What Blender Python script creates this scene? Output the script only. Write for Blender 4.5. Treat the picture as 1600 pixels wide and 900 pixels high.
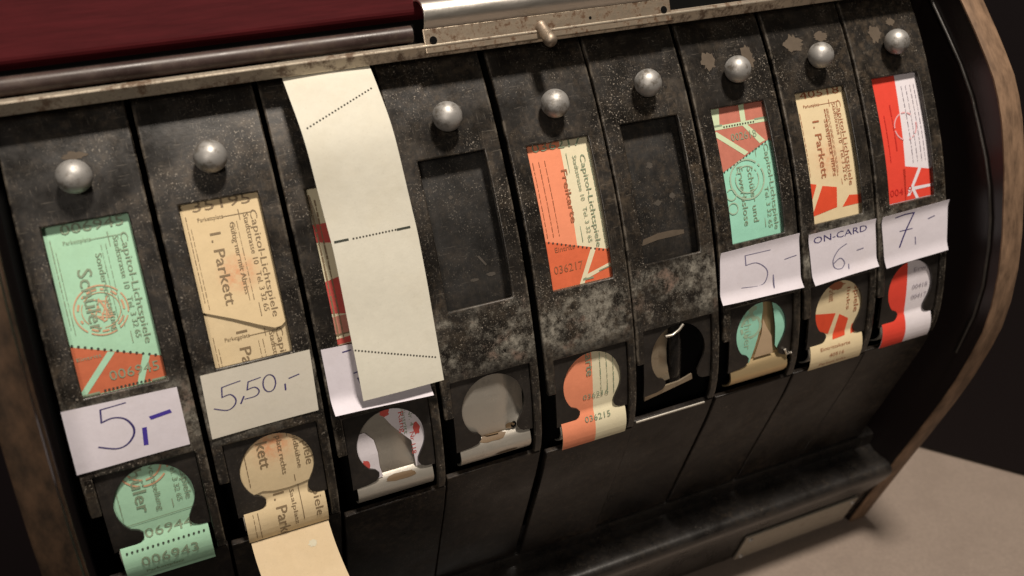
import bpy, bmesh, math, random
import numpy as np
from mathutils import Matrix, Vector
random.seed(7)
for o in list(bpy.data.objects): bpy.data.objects.remove(o)
sc = bpy.context.scene
S = 0.04                                   # one dispenser column is 40 mm wide
TH = math.radians(25)                      # the front leans back by this much
ROT = Matrix.Rotation(-TH, 4, 'X')

# ------------------------------------------------------------ camera
cam = bpy.data.cameras.new('camera'); camo = bpy.data.objects.new('camera', cam)
sc.collection.objects.link(camo)
Rr = [(0.9150, -0.3570, -0.1870), (-0.2150, -0.0390, -0.9760), (0.3413, 0.9332, -0.1123)]
rx, dn, fw = [Vector(r).normalized() for r in Rr]
fw = fw; rx = (rx - fw * rx.dot(fw)).normalized(); upv = rx.cross(fw)
m = Matrix((rx, upv, -fw)).transposed().to_4x4()
m.translation = Vector((0.4072, -7.9546, -0.2824)) * S
camo.matrix_world = ROT @ m
cam.sensor_width = 36; cam.lens = 36 * 1475.8 / 1600
cam.clip_start = 0.01; cam.clip_end = 50
cam.dof.use_dof = True; cam.dof.focus_distance = 8.7 * S; cam.dof.aperture_fstop = 11
sc.camera = camo
sc.render.resolution_x = 1024; sc.render.resolution_y = 576

# ------------------------------------------------------------ light
w = bpy.data.worlds.new('World'); sc.world = w; w.use_nodes = True
w.node_tree.nodes['Background'].inputs[0].default_value = (1.0, 0.86, 0.70, 1)
w.node_tree.nodes['Background'].inputs[1].default_value = 0.035
def area(name, frm, to, size, power, col):
    l = bpy.data.lights.new(name, 'AREA'); l.shape = 'DISK'; l.size = size; l.energy = power; l.color = col
    o = bpy.data.objects.new(name, l); sc.collection.objects.link(o)
    a = ROT @ (Vector(frm) * S); b = ROT @ (Vector(to) * S)
    o.location = a; o.rotation_euler = (b - a).to_track_quat('-Z', 'Y').to_euler()
area('ceiling_lamp', (7.2, -26.5, 32.0), (4, 0, -1), 0.24, 42, (1.0, 0.89, 0.77))
area('room_lamp', (-15.0, -38.0, 2.0), (4, 0, -1), 0.40, 6.5, (1.0, 0.88, 0.76))
sc.view_settings.view_transform = 'Standard'; sc.view_settings.look = 'None'
sc.view_settings.exposure = 0; sc.view_settings.gamma = 1
sc.render.engine = 'CYCLES'
sc.cycles.pixel_filter_type = 'GAUSSIAN'; sc.cycles.filter_width = 1.6

# ------------------------------------------------------------ profile of the drum front
KU = [1.3, 1.1, .9, .6, .3, 0, -.35, -.7, -1.05, -1.4, -1.75, -2.1, -2.45, -2.8, -3.15, -3.5, -3.85, -4.2, -4.6]
KD = [.27, .205, .15, .083, .03, -.004, -.032, -.045, -.035, -.0, .05, .12, .22, .37, .65, .99, 1.34, 1.69, 2.09]
_t = np.array([-u for u in KU]); _d = np.array(KD)
_m = np.gradient(_d, _t)
def prof(u):
    t = min(max(-u, _t[0]), _t[-1]); i = min(max(int(np.searchsorted(_t, t)) - 1, 0), len(_t) - 2)
    h = _t[i + 1] - _t[i]; s = (t - _t[i]) / h
    return float((2*s**3-3*s*s+1)*_d[i] + (s**3-2*s*s+s)*h*_m[i] + (-2*s**3+3*s*s)*_d[i+1] + (s**3-s*s)*h*_m[i+1])
def nrm(u):
    g = (prof(u - .02) - prof(u + .02)) / .04       # growth of d per unit downwards
    n = Vector((0, -1, -g)); n.normalize(); return n
def P(x, u, h=0):
    """point at column coordinate x, height u, h outward of the drum front (all in columns)"""
    return (Vector((x, prof(u), u)) + nrm(u) * h) * S
SHIFT = [.024, .01, -.042, .021, -.019, .029, .021, .026, .038]
DX = [0, 0, 0, 0, .025, 0, .005, .01, 0]
def W(c=None):
    return ROT.copy() if c is None else ROT @ Matrix.Translation(Vector((c - 1 + DX[c-1], 0, SHIFT[c-1])) * S)

# ------------------------------------------------------------ materials
def mat(name, col, rough=.5, metal=0., spec=.5):
    m = bpy.data.materials.new(name); m.use_nodes = True
    b = m.node_tree.nodes['Principled BSDF']
    b.inputs['Base Color'].default_value = (*col, 1); b.inputs['Roughness'].default_value = rough
    b.inputs['Metallic'].default_value = metal; b.inputs['Specular IOR Level'].default_value = spec
    return m
class N:
    def __init__(s, m): s.t = m.node_tree; s.b = s.t.nodes['Principled BSDF']
    def n(s, ty, **k):
        x = s.t.nodes.new(ty)
        for a, v in k.items(): setattr(x, a, v)
        return x
    def l(s, a, b): s.t.links.new(a, b)
    def pos(s, scale=(1, 1, 1), obj=False):
        if obj: o = s.n('ShaderNodeTexCoord').outputs['Object']
        else: o = s.n('ShaderNodeNewGeometry').outputs['Position']
        mp = s.n('ShaderNodeMapping'); mp.inputs['Scale'].default_value = scale; s.l(o, mp.inputs[0]); return mp.outputs[0]
    def noise(s, vec, scale, det=4, rough=.6):
        x = s.n('ShaderNodeTexNoise'); x.inputs['Scale'].default_value = scale; x.inputs['Detail'].default_value = det
        x.inputs['Roughness'].default_value = rough; s.l(vec, x.inputs['Vector']); return x.outputs['Fac']
    def ramp(s, fac, a, b, c0=(0, 0, 0), c1=(1, 1, 1)):
        x = s.n('ShaderNodeValToRGB'); e = x.color_ramp.elements
        e[0].position = a; e[1].position = b; e[0].color = (*c0, 1); e[1].color = (*c1, 1); s.l(fac, x.inputs[0]); return x.outputs[0]
    def mix(s, fac, a, b):
        x = s.n('ShaderNodeMix', data_type='RGBA')
        for sock, v in ((x.inputs[0], fac), (x.inputs[6], a), (x.inputs[7], b)):
            if isinstance(v, (tuple, list)): sock.default_value = (*v, 1)
            elif isinstance(v, (int, float)): sock.default_value = v
            else: s.l(v, sock)
        return x.outputs[2]
    def math(s, op, a, b):
        x = s.n('ShaderNodeMath', operation=op)
        for sock, v in ((x.inputs[0], a), (x.inputs[1], b)):
            if isinstance(v, (int, float)): sock.default_value = v
            else: s.l(v, sock)
        return x.outputs[0]
    def bump(s, h, dist, strength=1):
        x = s.n('ShaderNodeBump'); x.inputs['Distance'].default_value = dist; x.inputs['Strength'].default_value = strength
        s.l(h, x.inputs['Height']); s.l(x.outputs[0], s.b.inputs['Normal'])

def enamel(name, base, wornband=0, dust=.5, rust=.35, r0=.30, r1=.55, bump=.00008):
    m = mat(name, base, .5); k = N(m); p = k.pos()
    n1 = k.noise(p, 55, 6, .65); n2 = k.noise(p, 330, 5, .72); n3 = k.noise(p, 1500, 2); big = k.noise(p, 28, 5, .7)
    c = k.mix(k.ramp(n1, .35, .7), base, tuple(v * 2.0 + .003 for v in base))
    c = k.mix(k.math('MULTIPLY', k.math('MULTIPLY', k.ramp(n2, .46, .66), k.ramp(big, .40, .60)), rust), c, (.105, .078, .052))
    sp = k.math('MULTIPLY', k.math('MULTIPLY', k.ramp(n3, .60, .68), k.ramp(k.noise(p, 46, 6, .75), .46, .62)), dust)
    c = k.mix(sp, c, (.34, .30, .25))
    # fine scratches: stretched noise in two directions
    s1 = k.noise(k.pos((6, .6, .6)), 420, 3, .6); s2 = k.noise(k.pos((.5, 5, 5)), 300, 3, .6)
    scr = k.math('MULTIPLY', k.math('ADD', k.ramp(s1, .63, .69), k.ramp(s2, .64, .70)), dust * .45)
    c = k.mix(scr, c, (.16, .14, .115))
    grime = k.math('MULTIPLY', k.ramp(k.noise(p, 85, 8, .8), .50, .66), .28 * dust); c = k.mix(grime, c, (.13, .105, .078))
    ro = k.ramp(n1, .3, .75, (r0,)*3, (r1,)*3)
    hgt = k.noise(p, 300, 5, .65)
    if wornband:
        so = k.n('ShaderNodeSeparateXYZ'); k.l(k.n('ShaderNodeTexCoord').outputs['Object'], so.inputs[0])
        z = k.math('DIVIDE', so.outputs[2], S)
        b = k.math('SUBTRACT', 1, k.ramp(k.math('ABSOLUTE', k.math('ADD', z, 1.64), 0), .17, .36))
        b = k.math('MULTIPLY', b, k.ramp(k.noise(p, 62, 9, .78), .45, .60))
        b = k.math('MULTIPLY', b, k.ramp(k.noise(p, 420, 5, .75), .36, .58))
        c = k.mix(b, c, (.25, .235, .20))
        fl = k.math('MULTIPLY', k.ramp(k.noise(p, 95, 3, .5), .60, .67), .6); fl = k.math('MULTIPLY', fl, b)
        c = k.mix(fl, c, (.16, .06, .035))
        hgt = k.math('SUBTRACT', hgt, k.math('MULTIPLY', b, .5))
        ax = k.math('ABSOLUTE', k.math('ADD', k.math('DIVIDE', so.outputs[0], S), .013), 0)
        ew = k.math('MULTIPLY', k.ramp(ax, .448, .474), k.ramp(k.noise(p, 150, 7, .75), .47, .60))
        c = k.mix(k.math('MULTIPLY', ew, .7), c, (.17, .145, .115))
    k.l(c, k.b.inputs['Base Color']); k.l(ro, k.b.inputs['Roughness'])
    k.bump(hgt, bump, .7)
    return m
M = {}
M['cover'] = enamel('worn_black_enamel', (.0075, .0064, .0054), 1, .75, .45, .24, .50)
M['black'] = enamel('black_enamel', (.010, .0085, .0075), 0, .12, .12)
M['apron'] = enamel('black_apron_paint', (.0070, .0055, .0048), 0, .22, .30, .26, .55, .00006)
_b = M['apron'].node_tree.nodes['Principled BSDF']; _b.inputs['Specular IOR Level'].default_value = .22
M['rail'] = enamel('black_rail_lacquer', (.0065, .0058, .0055), 0, .16, .15, .22, .40, .0001)
M['window_back'] = enamel('scratched_black_backing', (.010, .0095, .009), 0, .35, .25)
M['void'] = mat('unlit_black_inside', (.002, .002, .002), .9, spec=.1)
def steel(name, col, rough, rust, rscale=220, thr=.56, metal=1.):
    m = mat(name, col, rough, 1.0); k = N(m); p = k.pos(); stain = (.17, .15, .125) if 'aluminium' in name else (.10, .055, .03)
    f = k.math('MULTIPLY', k.ramp(k.noise(p, rscale, 6, .7), thr, thr + .14), rust)
    c = k.mix(f, col, stain); k.l(c, k.b.inputs['Base Color'])
    k.l(k.math('SUBTRACT', metal, k.math('MULTIPLY', f, .8 * metal)), k.b.inputs['Metallic'])
    k.l(k.math('ADD', k.math('MULTIPLY', k.noise(k.pos((.15, 1, 1)), 500, 4), .22), rough - .1), k.b.inputs['Roughness'])
    k.bump(k.noise(p, 500, 4), .0001, .6); return m
M['strip'] = steel('tarnished_nickel', (.58, .51, .41), .36, .9, 200, .47, .78)
M['chrome'] = steel('worn_chrome', (.80, .76, .70), .40, .3, 160, .62)
M['flange'] = steel('rust_spotted_plate', (.46, .38, .29), .42, .95, 330, .47, .85)
M['guide'] = steel('dull_guide_steel', (.60, .565, .50), .38, .45, 120, .55, .75)
M['brass_guide'] = steel('dull_brass_guide', (.62, .47, .26), .38, .4, 120, .6, .7)
M['dull_guide'] = steel('brown_tarnished_guide', (.40, .34, .25), .40, .6, 150, .5, .75)
M['pin'] = steel('old_brass', (.34, .28, .22), .5, .8, 220, .50, .8)
M['knob'] = steel('matt_aluminium', (.40, .39, .375), .48, .9, 240, .50)
b = M['knob'].node_tree.nodes['Principled BSDF']
for l in list(b.inputs['Metallic'].links): M['knob'].node_tree.links.remove(l)
b.inputs['Metallic'].default_value = .55
M['nameplate'] = steel('grey_brass_plate', (.34, .31, .26), .5, .4, 220, .54, .6)
def wood(name, c0, c1, rough, stretch, scale):
    m = mat(name, c0, rough); k = N(m); p = k.pos(stretch, True)
    f = k.noise(p, scale, 7, .65); c = k.mix(k.ramp(f, .35, .68), c0, c1)
    k.b.inputs['Specular IOR Level'].default_value = .15; k.l(c, k.b.inputs['Base Color']); k.bump(f, .0003, .4); return m
M['redwood'] = wood('dark_red_stained_wood', (.040, .0038, .0052), (.062, .0065, .0085), .7, (.2, 1, 2.2), 190); M['redwood'].node_tree.nodes['Principled BSDF'].inputs['Specular IOR Level'].default_value = .07
M['plywood'] = wood('plywood_edge', (.10, .064, .042), (.25, .160, .102), .6, (2.0, .6, .6), 120)
M['worn_edge'] = wood('worn_dark_wood_edge', (.020, .014, .010), (.060, .036, .022), .5, (1, .5, .5), 200)
M['rod'] = enamel('worn_reddish_black', (.030, .018, .016), 0, .2, .5)
M['panel'] = mat('dark_varnished_panel', (.012, .008, .008), .35)
M['dark_paint'] = mat('dark_furniture_paint', (.008, .005, .006), .6, spec=.2)
m = mat('beige_tabletop', (.30, .225, .17), .6); k = N(m); p = k.pos()
k.l(k.mix(k.math('MULTIPLY', k.ramp(k.noise(p, 38, 5, .7), .45, .7), .35), k.mix(k.ramp(k.noise(p, 620, 5, .75), .3, .7), (.195, .156, .128), (.255, .203, .167)), (.165, .128, .105)), k.b.inputs['Base Color']); k.bump(k.noise(p, 900, 3), .0002, .5)
M['table'] = m
def paper(name, col, var=.10, stain=None, trans=0):
    m = mat(name, col, .72, spec=.25); k = N(m); p = k.pos()
    d = tuple(v * (1 - var) for v in col); e = tuple(min(1, v * (1 + var * .5)) for v in col)
    c = k.mix(k.noise(p, 240, 6, .7), d, e)
    c = k.mix(k.math('MULTIPLY', k.ramp(k.noise(p, 45, 6, .75), .48, .72), .22), c, tuple(v * q for v, q in zip(col, (.80, .74, .62))))
    c = k.mix(k.math('MULTIPLY', k.ramp(k.noise(p, 1500, 2), .60, .75), .18), c, tuple(v * .55 for v in col))
    if stain:
        ctr, rad, sc_, amt = stain
        so = k.n('ShaderNodeVectorMath', operation='DISTANCE'); k.l(k.n('ShaderNodeTexCoord').outputs['Object'], so.inputs[0])
        so.inputs[1].default_value = ctr
        f = k.math('SUBTRACT', 1, k.ramp(so.outputs['Value'], rad * .2, rad))
        f = k.math('MULTIPLY', f, k.ramp(k.noise(p, 500, 5, .7), .3, .65)); f = k.math('MULTIPLY', f, amt)
        c = k.mix(f, c, sc_)
    k.l(c, k.b.inputs['Base Color']); k.bump(k.noise(p, 130, 4), .0004, .35); return m
M['mint'] = paper('mint_green_paper', (.38, .64, .46), .16)
M['teal'] = paper('teal_green_paper', (.31, .64, .50), .16)
M['tan'] = paper('tan_paper', (.68, .54, .33), .14, (tuple(P(.02, -.62)), .2 * S, (.62, .17, .06), .75))
M['tan2'] = paper('tan_paper_lower', (.67, .54, .34), .16, (tuple(P(.0, -2.10, -.08)), .22 * S, (.66, .20, .07), .8))
M['tan3'] = paper('straw_paper', (.70, .58, .37), .12, (tuple(P(.0, -.72)), .24 * S, (.62, .17, .06), .6))
M['cream'] = paper('cream_paper', (.72, .66, .47), .08)
M['strip_paper'] = paper('pale_cream_paper', (.655, .635, .545), .12)
M['salmon'] = paper('salmon_paper', (.80, .28, .155), .16)
M['orange'] = paper('orange_red_ink', (.54, .145, .07), .26)
M['red'] = paper('bright_red_ink', (.72, .062, .038), .14)
M['redtan'] = paper('red_ink_on_tan', (.68, .075, .03), .2)
M['pink'] = paper('faded_red_ink', (.52, .18, .13), .35)
M['darkred'] = paper('dark_red_ink', (.60, .10, .085), .35)
M['white'] = paper('white_paper', (.72, .68, .73), .06)
M['label'] = paper('white_label_paper', (.64, .605, .665), .11)
M['greylabel'] = paper('grey_label_paper', (.56, .53, .46), .08)
M['ink'] = mat('black_ink', (.035, .04, .03), .6)
M['softink'] = mat('faded_black_ink', (.22, .28, .19), .6)
M['tanink'] = mat('brown_black_ink', (.21, .15, .085), .6)
M['redink'] = mat('brown_red_ink', (.32, .11, .05), .6)
M['stampink'] = mat('red_stamp_ink', (.56, .33, .20), .6)
M['pen'] = mat('blue_pen', (.035, .025, .13), .5)
M['greypen'] = mat('grey_violet_pen', (.16, .15, .24), .5)
M['bluemarker'] = mat('blue_marker', (.05, .03, .28), .5)
M['chip'] = paper('tan_glue_residue', (.105, .082, .060), .45)
M['scuff'] = paper('grey_scuff', (.075, .065, .055), .5)
M['stain'] = mat('brown_rust_stain', (.13, .085, .045), .6)
M['hole'] = mat('punched_hole', (.05, .045, .035), .9)

# ------------------------------------------------------------ object helpers
WM = {}
def link(o, parent, world):
    sc.collection.objects.link(o); WM[o.name] = world
    if parent is not None:
        o.parent = parent; o.matrix_parent_inverse = WM[parent.name].inverted()
    o.matrix_basis = world
    return o
def mesh_obj(name, me, mt, parent=None, world=None):
    o = bpy.data.objects.new(name, me)
    if mt is not None and len(me.materials) == 0: me.materials.append(mt)
    return link(o, parent, ROT.copy() if world is None else world)
def tag(o, label, cat, group=None):
    o['label'] = label; o['category'] = cat
    if group: o['group'] = group
    return o
def from_bm(bm, smooth=False, ang=None):
    me = bpy.data.meshes.new('mesh'); bmesh.ops.recalc_face_normals(bm, faces=bm.faces); bm.to_mesh(me); bm.free()
    if smooth:
        for p_ in me.polygons: p_.use_smooth = True
        if ang: me.set_sharp_from_angle(angle=math.radians(ang))
    return me
def bevel(o, w_, seg=2, ang=40):
    md = o.modifiers.new('bevel', 'BEVEL'); md.width = w_ * S; md.segments = seg; md.limit_method = 'ANGLE'; md.angle_limit = math.radians(ang)
def grid_mesh(xs, us, fn, skip=None, thick=.05):
    """a sheet on the drum front: cells between xs and us (skip(i,j) leaves a hole), given a thickness inwards"""
    bm = bmesh.new(); top = {}; bot = {}
    for i, x in enumerate(xs):
        for j, u in enumerate(us):
            top[i, j] = bm.verts.new(fn(x, u, 0)); bot[i, j] = bm.verts.new(fn(x, u, -thick))
    cells = {(i, j) for i in range(len(xs) - 1) for j in range(len(us) - 1) if not (skip and skip(i, j))}
    for (i, j) in cells:
        q = [(i, j), (i + 1, j), (i + 1, j + 1), (i, j + 1)]
        bm.faces.new([top[k_] for k_ in q]); bm.faces.new([bot[k_] for k_ in reversed(q)])
        for (di, dj), (a, b_) in (((0, -1), (q[0], q[1])), ((1, 0), (q[1], q[2])), ((0, 1), (q[2], q[3])), ((-1, 0), (q[3], q[0]))):
            if (i + di, j + dj) not in cells: bm.faces.new([top[a], bot[a], bot[b_], top[b_]])
    bmesh.ops.delete(bm, geom=[v for v in bm.verts if not v.link_faces], context='VERTS')
    return from_bm(bm, True, 40)
def frange(a, b_, n): return [a + (b_ - a) * i / n for i in range(n + 1)]
def extrude_profile(pts, x0, x1, closed=True, smooth=None):
    """pts (d,u) swept along x"""
    bm = bmesh.new(); A = [bm.verts.new(Vector((x0, d, u)) * S) for d, u in pts]; B = [bm.verts.new(Vector((x1, d, u)) * S) for d, u in pts]
    n = len(pts)
    for i in range(n if closed else n - 1): bm.faces.new([A[i], A[(i + 1) % n], B[(i + 1) % n], B[i]])
    if closed: bm.faces.new(A); bm.faces.new(B[::-1])
    return from_bm(bm, smooth is not None, smooth)
def lathe(profile, origin, axis, seg=24):
    ax = Vector(axis).normalized(); s = ax.orthogonal().normalized(); t = ax.cross(s); bm = bmesh.new(); rings = []
    for r, h in profile:
        c = Vector(origin) + ax * h
        rings.append([bm.verts.new((c + (s * math.cos(a) + t * math.sin(a)) * max(r, 1e-4)) * S) for a in [2 * math.pi * k_ / seg for k_ in range(seg)]])
    for a, b_ in zip(rings, rings[1:]):
        for k_ in range(seg): bm.faces.new([a[k_], a[(k_ + 1) % seg], b_[(k_ + 1) % seg], b_[k_]])
    bm.faces.new(rings[0][::-1]); bm.faces.new(rings[-1])
    return from_bm(bm, True, 50)
def tube(pts, r, seg=10):
    bm = bmesh.new(); rings = []; pts = [Vector(p_) for p_ in pts]
    for i, p_ in enumerate(pts):
        d = (pts[min(i + 1, len(pts) - 1)] - pts[max(i - 1, 0)]).normalized()
        s = Vector((1, 0, 0)) if abs(d.x) < .9 else Vector((0, 1, 0)); s = (s - d * s.dot(d)).normalized(); t = d.cross(s)
        rings.append([bm.verts.new((p_ + (s * math.cos(a) + t * math.sin(a)) * r) * S) for a in [2 * math.pi * k_ / seg for k_ in range(seg)]])
    for a, b_ in zip(rings, rings[1:]):
        for k_ in range(seg): bm.faces.new([a[k_], a[(k_ + 1) % seg], b_[(k_ + 1) % seg], b_[k_]])
    bm.faces.new(rings[0][::-1]); bm.faces.new(rings[-1]); return from_bm(bm, True, 50)

# flat artwork: polygons, text and pen strokes in (x,u), cut into strips and laid on the paper
FONT = {}
def glyphs(s, bold=0.):
    if (s, bold) in FONT: return FONT[s, bold]
    cu = bpy.data.curves.new('t', 'FONT'); cu.body = s; cu.size = 1; cu.resolution_u = 2; cu.offset = bold
    o = bpy.data.objects.new('t', cu); me = o.to_mesh()
    V = [(v.co.x, v.co.y) for v in me.vertices]; F = [tuple(p_.vertices) for p_ in me.polygons]; o.to_mesh_clear()
    bpy.data.objects.remove(o); bpy.data.curves.remove(cu)
    x0 = min(v[0] for v in V); x1 = max(v[0] for v in V)
    FONT[s, bold] = ([(x - x0, y) for x, y in V], F, x1 - x0); return FONT[s, bold]
class Art:
    def __init__(s): s.V = []; s.F = []; s.big = []
    def poly(s, pts): s.big.append(list(pts)); return s
    def tri(s, pts):
        n = len(s.V); s.V += pts; s.F.append(tuple(range(n, n + len(pts)))); return s
    def text(s, txt, x, u, h, length=None, down=False, bold=0., ang=None):
        """baseline starts at (x,u); down: reads downwards with letter tops to the right... rotated by -90 degrees"""
        V, F, wd = glyphs(txt, bold); sx = h * 1.35; kx = (length / wd) if length else sx
        a = (-math.pi / 2 if down else 0) if ang is None else ang
        ca, sa = math.cos(a), math.sin(a); n = len(s.V)
        for gx, gy in V:
            px, py = gx * kx, gy * sx; s.V.append((x + px * ca - py * sa, u + px * sa + py * ca))
        s.F += [tuple(i + n for i in f) for f in F]; return s
    def stroke(s, pts, w_):
        # round-ish pen line
        for (x0, y0), (x1, y1) in zip(pts, pts[1:]):
            dx, dy = x1 - x0, y1 - y0; L = math.hypot(dx, dy) or 1e-6; nx, ny = -dy / L * w_ / 2, dx / L * w_ / 2; ex, ey = dx / L * w_ * .4, dy / L * w_ * .4
            s.tri([(x0 - ex + nx, y0 - ey + ny), (x0 - ex - nx, y0 - ey - ny), (x1 + ex - nx, y1 + ey - ny), (x1 + ex + nx, y1 + ey + ny)])
        return s
    def dots(s, a, b_, n, r):
        for i in range(n):
            f = (i + .5) / n; cx, cy = a[0] + (b_[0] - a[0]) * f, a[1] + (b_[1] - a[1]) * f
            s.tri([(cx + r * math.cos(k_ * math.pi / 3), cy + r * math.sin(k_ * math.pi / 3)) for k_ in range(6)])
        return s
    def ring(s, cx, cy, r0, r1, n=40, gap=None):
        for k_ in range(n):
            if gap and random.random() < gap: continue
            a, b_ = 2 * math.pi * k_ / n, 2 * math.pi * (k_ + 1) / n
            s.tri([(cx + r0 * math.cos(a), cy + r0 * math.sin(a)), (cx + r1 * math.cos(a), cy + r1 * math.sin(a)), (cx + r1 * math.cos(b_), cy + r1 * math.sin(b_)), (cx + r0 * math.cos(b_), cy + r0 * math.sin(b_))])
        return s
    def build(s, name, mt, mp, parent, world, step=.05, thick=0., smooth=True, fine=True):
        bm = bmesh.new()
        for pts in s.big: bm.faces.new([bm.verts.new((x, y, 0)) for x, y in pts])
        if s.big:
            bm.normal_update()
            bmesh.ops.triangulate(bm, faces=bm.faces[:])
            us = [v.co.y for v in bm.verts]; u = math.floor(min(us) / step) * step + step
            while u < max(us):
                bmesh.ops.bisect_plane(bm, geom=bm.verts[:] + bm.edges[:] + bm.faces[:], plane_co=(0, u, 0), plane_no=(0, 1, 0)); u += step
            bmesh.ops.remove_doubles(bm, verts=bm.verts, dist=1e-5)
        vs = [bm.verts.new((x, y, 0)) for x, y in s.V]
        for f in s.F:
            try: bm.faces.new([vs[i] for i in f])
            except ValueError: pass
        ys = [v.co.y for v in bm.verts]
        if fine and min(ys) < -2.58:
            u = -2.58
            while u > min(ys):
                bmesh.ops.bisect_plane(bm, geom=bm.verts[:] + bm.edges[:] + bm.faces[:], plane_co=(0, u, 0), plane_no=(0, 1, 0)); u -= .0225
        if thick:
            fs = bm.faces[:]
            r = bmesh.ops.extrude_face_region(bm, geom=fs)
            for v in r['geom']:
                if isinstance(v, bmesh.types.BMVert): v.co.z = -1
        for v in bm.verts: v.co = mp(v.co.x, v.co.y, -thick if v.co.z < -.5 else 0)
        if thick: bmesh.ops.recalc_face_normals(bm, faces=bm.faces)
        me = bpy.data.meshes.new('mesh'); bm.to_mesh(me); bm.free()
        if smooth:
            for p_ in me.polygons: p_.use_smooth = True
            me.set_sharp_from_angle(angle=math.radians(35))
        return mesh_obj(name, me, mt, parent, world)

def blob(cx, cu, rx_, ru, n=26, j=.6):
    return [(cx + rx_ * random.uniform(j, 1.1) * math.cos(2 * math.pi * i / n), cu + ru * random.uniform(j, 1.1) * math.sin(2 * math.pi * i / n)) for i in range(n)]

# ============================================================ setting
up = Vector((0, -math.sin(TH), math.cos(TH)))
fwd = Vector((0, math.cos(TH), math.sin(TH)))          # level, away from the viewer
T0 = Vector((8.9, 2.82, -5.96))
def table_pt(x, f, z=0): return Vector((x, T0.y, T0.z)) + fwd * f + up * z
bm = bmesh.new()
q = [table_pt(3.5, -9), table_pt(30, -9), table_pt(30, 14), table_pt(3.5, 14)]
vs = [bm.verts.new(v * S) for v in q] + [bm.verts.new((v - up * .8) * S) for v in q]
bm.faces.new(vs[:4])
for a in range(4): bm.faces.new([vs[a], vs[(a + 1) % 4], vs[4 + (a + 1) % 4], vs[4 + a]])
bm.faces.new(vs[7:3:-1])
o = mesh_obj('tabletop', from_bm(bm), M['table']); o['kind'] = 'structure'

# dark wall behind everything
bm = bmesh.new()
q = [table_pt(-40, 15, -25), table_pt(60, 15, -25), table_pt(60, 15, 30), table_pt(-40, 15, 30)]
q2 = [v + fwd * .5 for v in q]
vs = [bm.verts.new(v * S) for v in q + q2]
bm.faces.new(vs[:4]); bm.faces.new(vs[7:3:-1])
for a in range(4): bm.faces.new([vs[a], vs[(a + 1) % 4], vs[4 + (a + 1) % 4], vs[4 + a]])
o = mesh_obj('back_wall', from_bm(bm), M['dark_paint']); o['kind'] = 'structure'

# dark box standing on the table at the right: its foot runs through two measured table points
A = Vector((10.81, 3.56, -5.62)); B = Vector((11.74, 2.49, -6.12)); dr = (B - A).normalized(); side = dr.cross(up) * -1
if side.dot(fwd) < 0: side = -side
bm = bmesh.new(); pts = []
for z in (0.004, 9):
    for a, b_ in ((-3.2, 0), (6, 0), (6, 7), (-3.2, 7)): pts.append(A + dr * a + side * b_ + up * z)
vs = [bm.verts.new(v * S) for v in pts]
for f in ((0, 1, 2, 3), (7, 6, 5, 4), (0, 1, 5, 4), (1, 2, 6, 5), (2, 3, 7, 6), (3, 0, 4, 7)): bm.faces.new([vs[i] for i in f])
box = mesh_obj('storage_box', from_bm(bm), M['dark_paint']); bevel(box, .08)
tag(box, 'dark box standing on the beige table behind the right side panel', 'box')

# ============================================================ the dispenser
root = bpy.data.objects.new('ticket_dispenser', None); root.empty_display_size = .05
link(root, None, ROT @ Matrix.Translation(Vector((4, 4.0, -5.4)) * S))
tag(root, 'old black ticket dispenser with nine curved slots, ball knobs and plywood side panel', 'ticket dispenser')

# side panels ------------------------------------------------------------
edge = [(.10, 1.7), (-.12, 1.1), (-.3, .64), (-.42, .3), (-.5, .04), (-.565, -.2), (-.59, -.42), (-.595, -.65), (-.58, -.87), (-.55, -1.15), (-.5, -1.43), (-.42, -1.85), (-.31, -2.25), (-.16, -2.63), (-.0, -2.93),
        (.19, -3.19), (.48, -3.55), (.79, -3.89), (1.24, -4.35), (1.69, -4.8), (2.25, -5.37), (2.82, -5.955)]
back = [(6.5, -4.24), (6.5, 1.7)]
def panel(x0, x1, edge_mat, inner):
    pts = edge + back
    o = mesh_obj('side_panel', extrude_profile(pts, x0, x1), M['panel'], root)
    # the bare front edge, a band set a hair proud
    n = len(edge); bm = bmesh.new(); A_, B_ = [], []
    for i, (d, u) in enumerate(edge):
        a = edge[max(i - 1, 0)]; b_ = edge[min(i + 1, n - 1)]; t = Vector((b_[0] - a[0], b_[1] - a[1])).normalized(); nn = Vector((t.y, -t.x))
        if nn.x > 0: nn = -nn
        A_.append((d, u)); B_.append((d + nn.x * .03, u + nn.y * .03))
    rings = []
    for i in range(n):
        (d0, u0), (d1, u1) = A_[i], B_[i]
        rings.append([bm.verts.new(Vector(v) * S) for v in ((x0 - .004, d0 + .002, u0), (x0 - .004, (d0 + d1) / 2, (u0 + u1) / 2), (x0 + .025, d1, u1), (x1 - .025, d1, u1), (x1 + .004, (d0 + d1) / 2, (u0 + u1) / 2), (x1 + .004, d0 + .002, u0))])
    for a, b_ in zip(rings, rings[1:]):
        for k_ in range(5): bm.faces.new([a[k_], a[k_ + 1], b_[k_ + 1], b_[k_]])
    mesh_obj('panel_edge', from_bm(bm, True, 50), edge_mat, o)
    return o
pr = panel(8.72, 9.0, M['plywood'], -1)
pl = panel(-.85, -.60, M['worn_edge'], 1)
ridge = [(8.70, .12, .9), (8.70, .07, .76), (8.70, -.08, .36), (8.70, -.2, .02), (8.70, -.29, -.34), (8.70, -.33, -.68), (8.70, -.36, -1.0), (8.70, -.36, -1.3), (8.70, -.32, -1.65), (8.70, -.25, -1.95), (8.70, -.10, -2.4), (8.70, .08, -2.75), (8.70, .4, -3.2)]
mesh_obj('bead', tube(ridge, .018), M['black'], pr)
# a thin wooden lining strip inside the left panel
li = [(-.60, d + .16, u) for d, u in edge[1:19]]
mesh_obj('bead', tube(li, .022), M['worn_edge'], pl)

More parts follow.
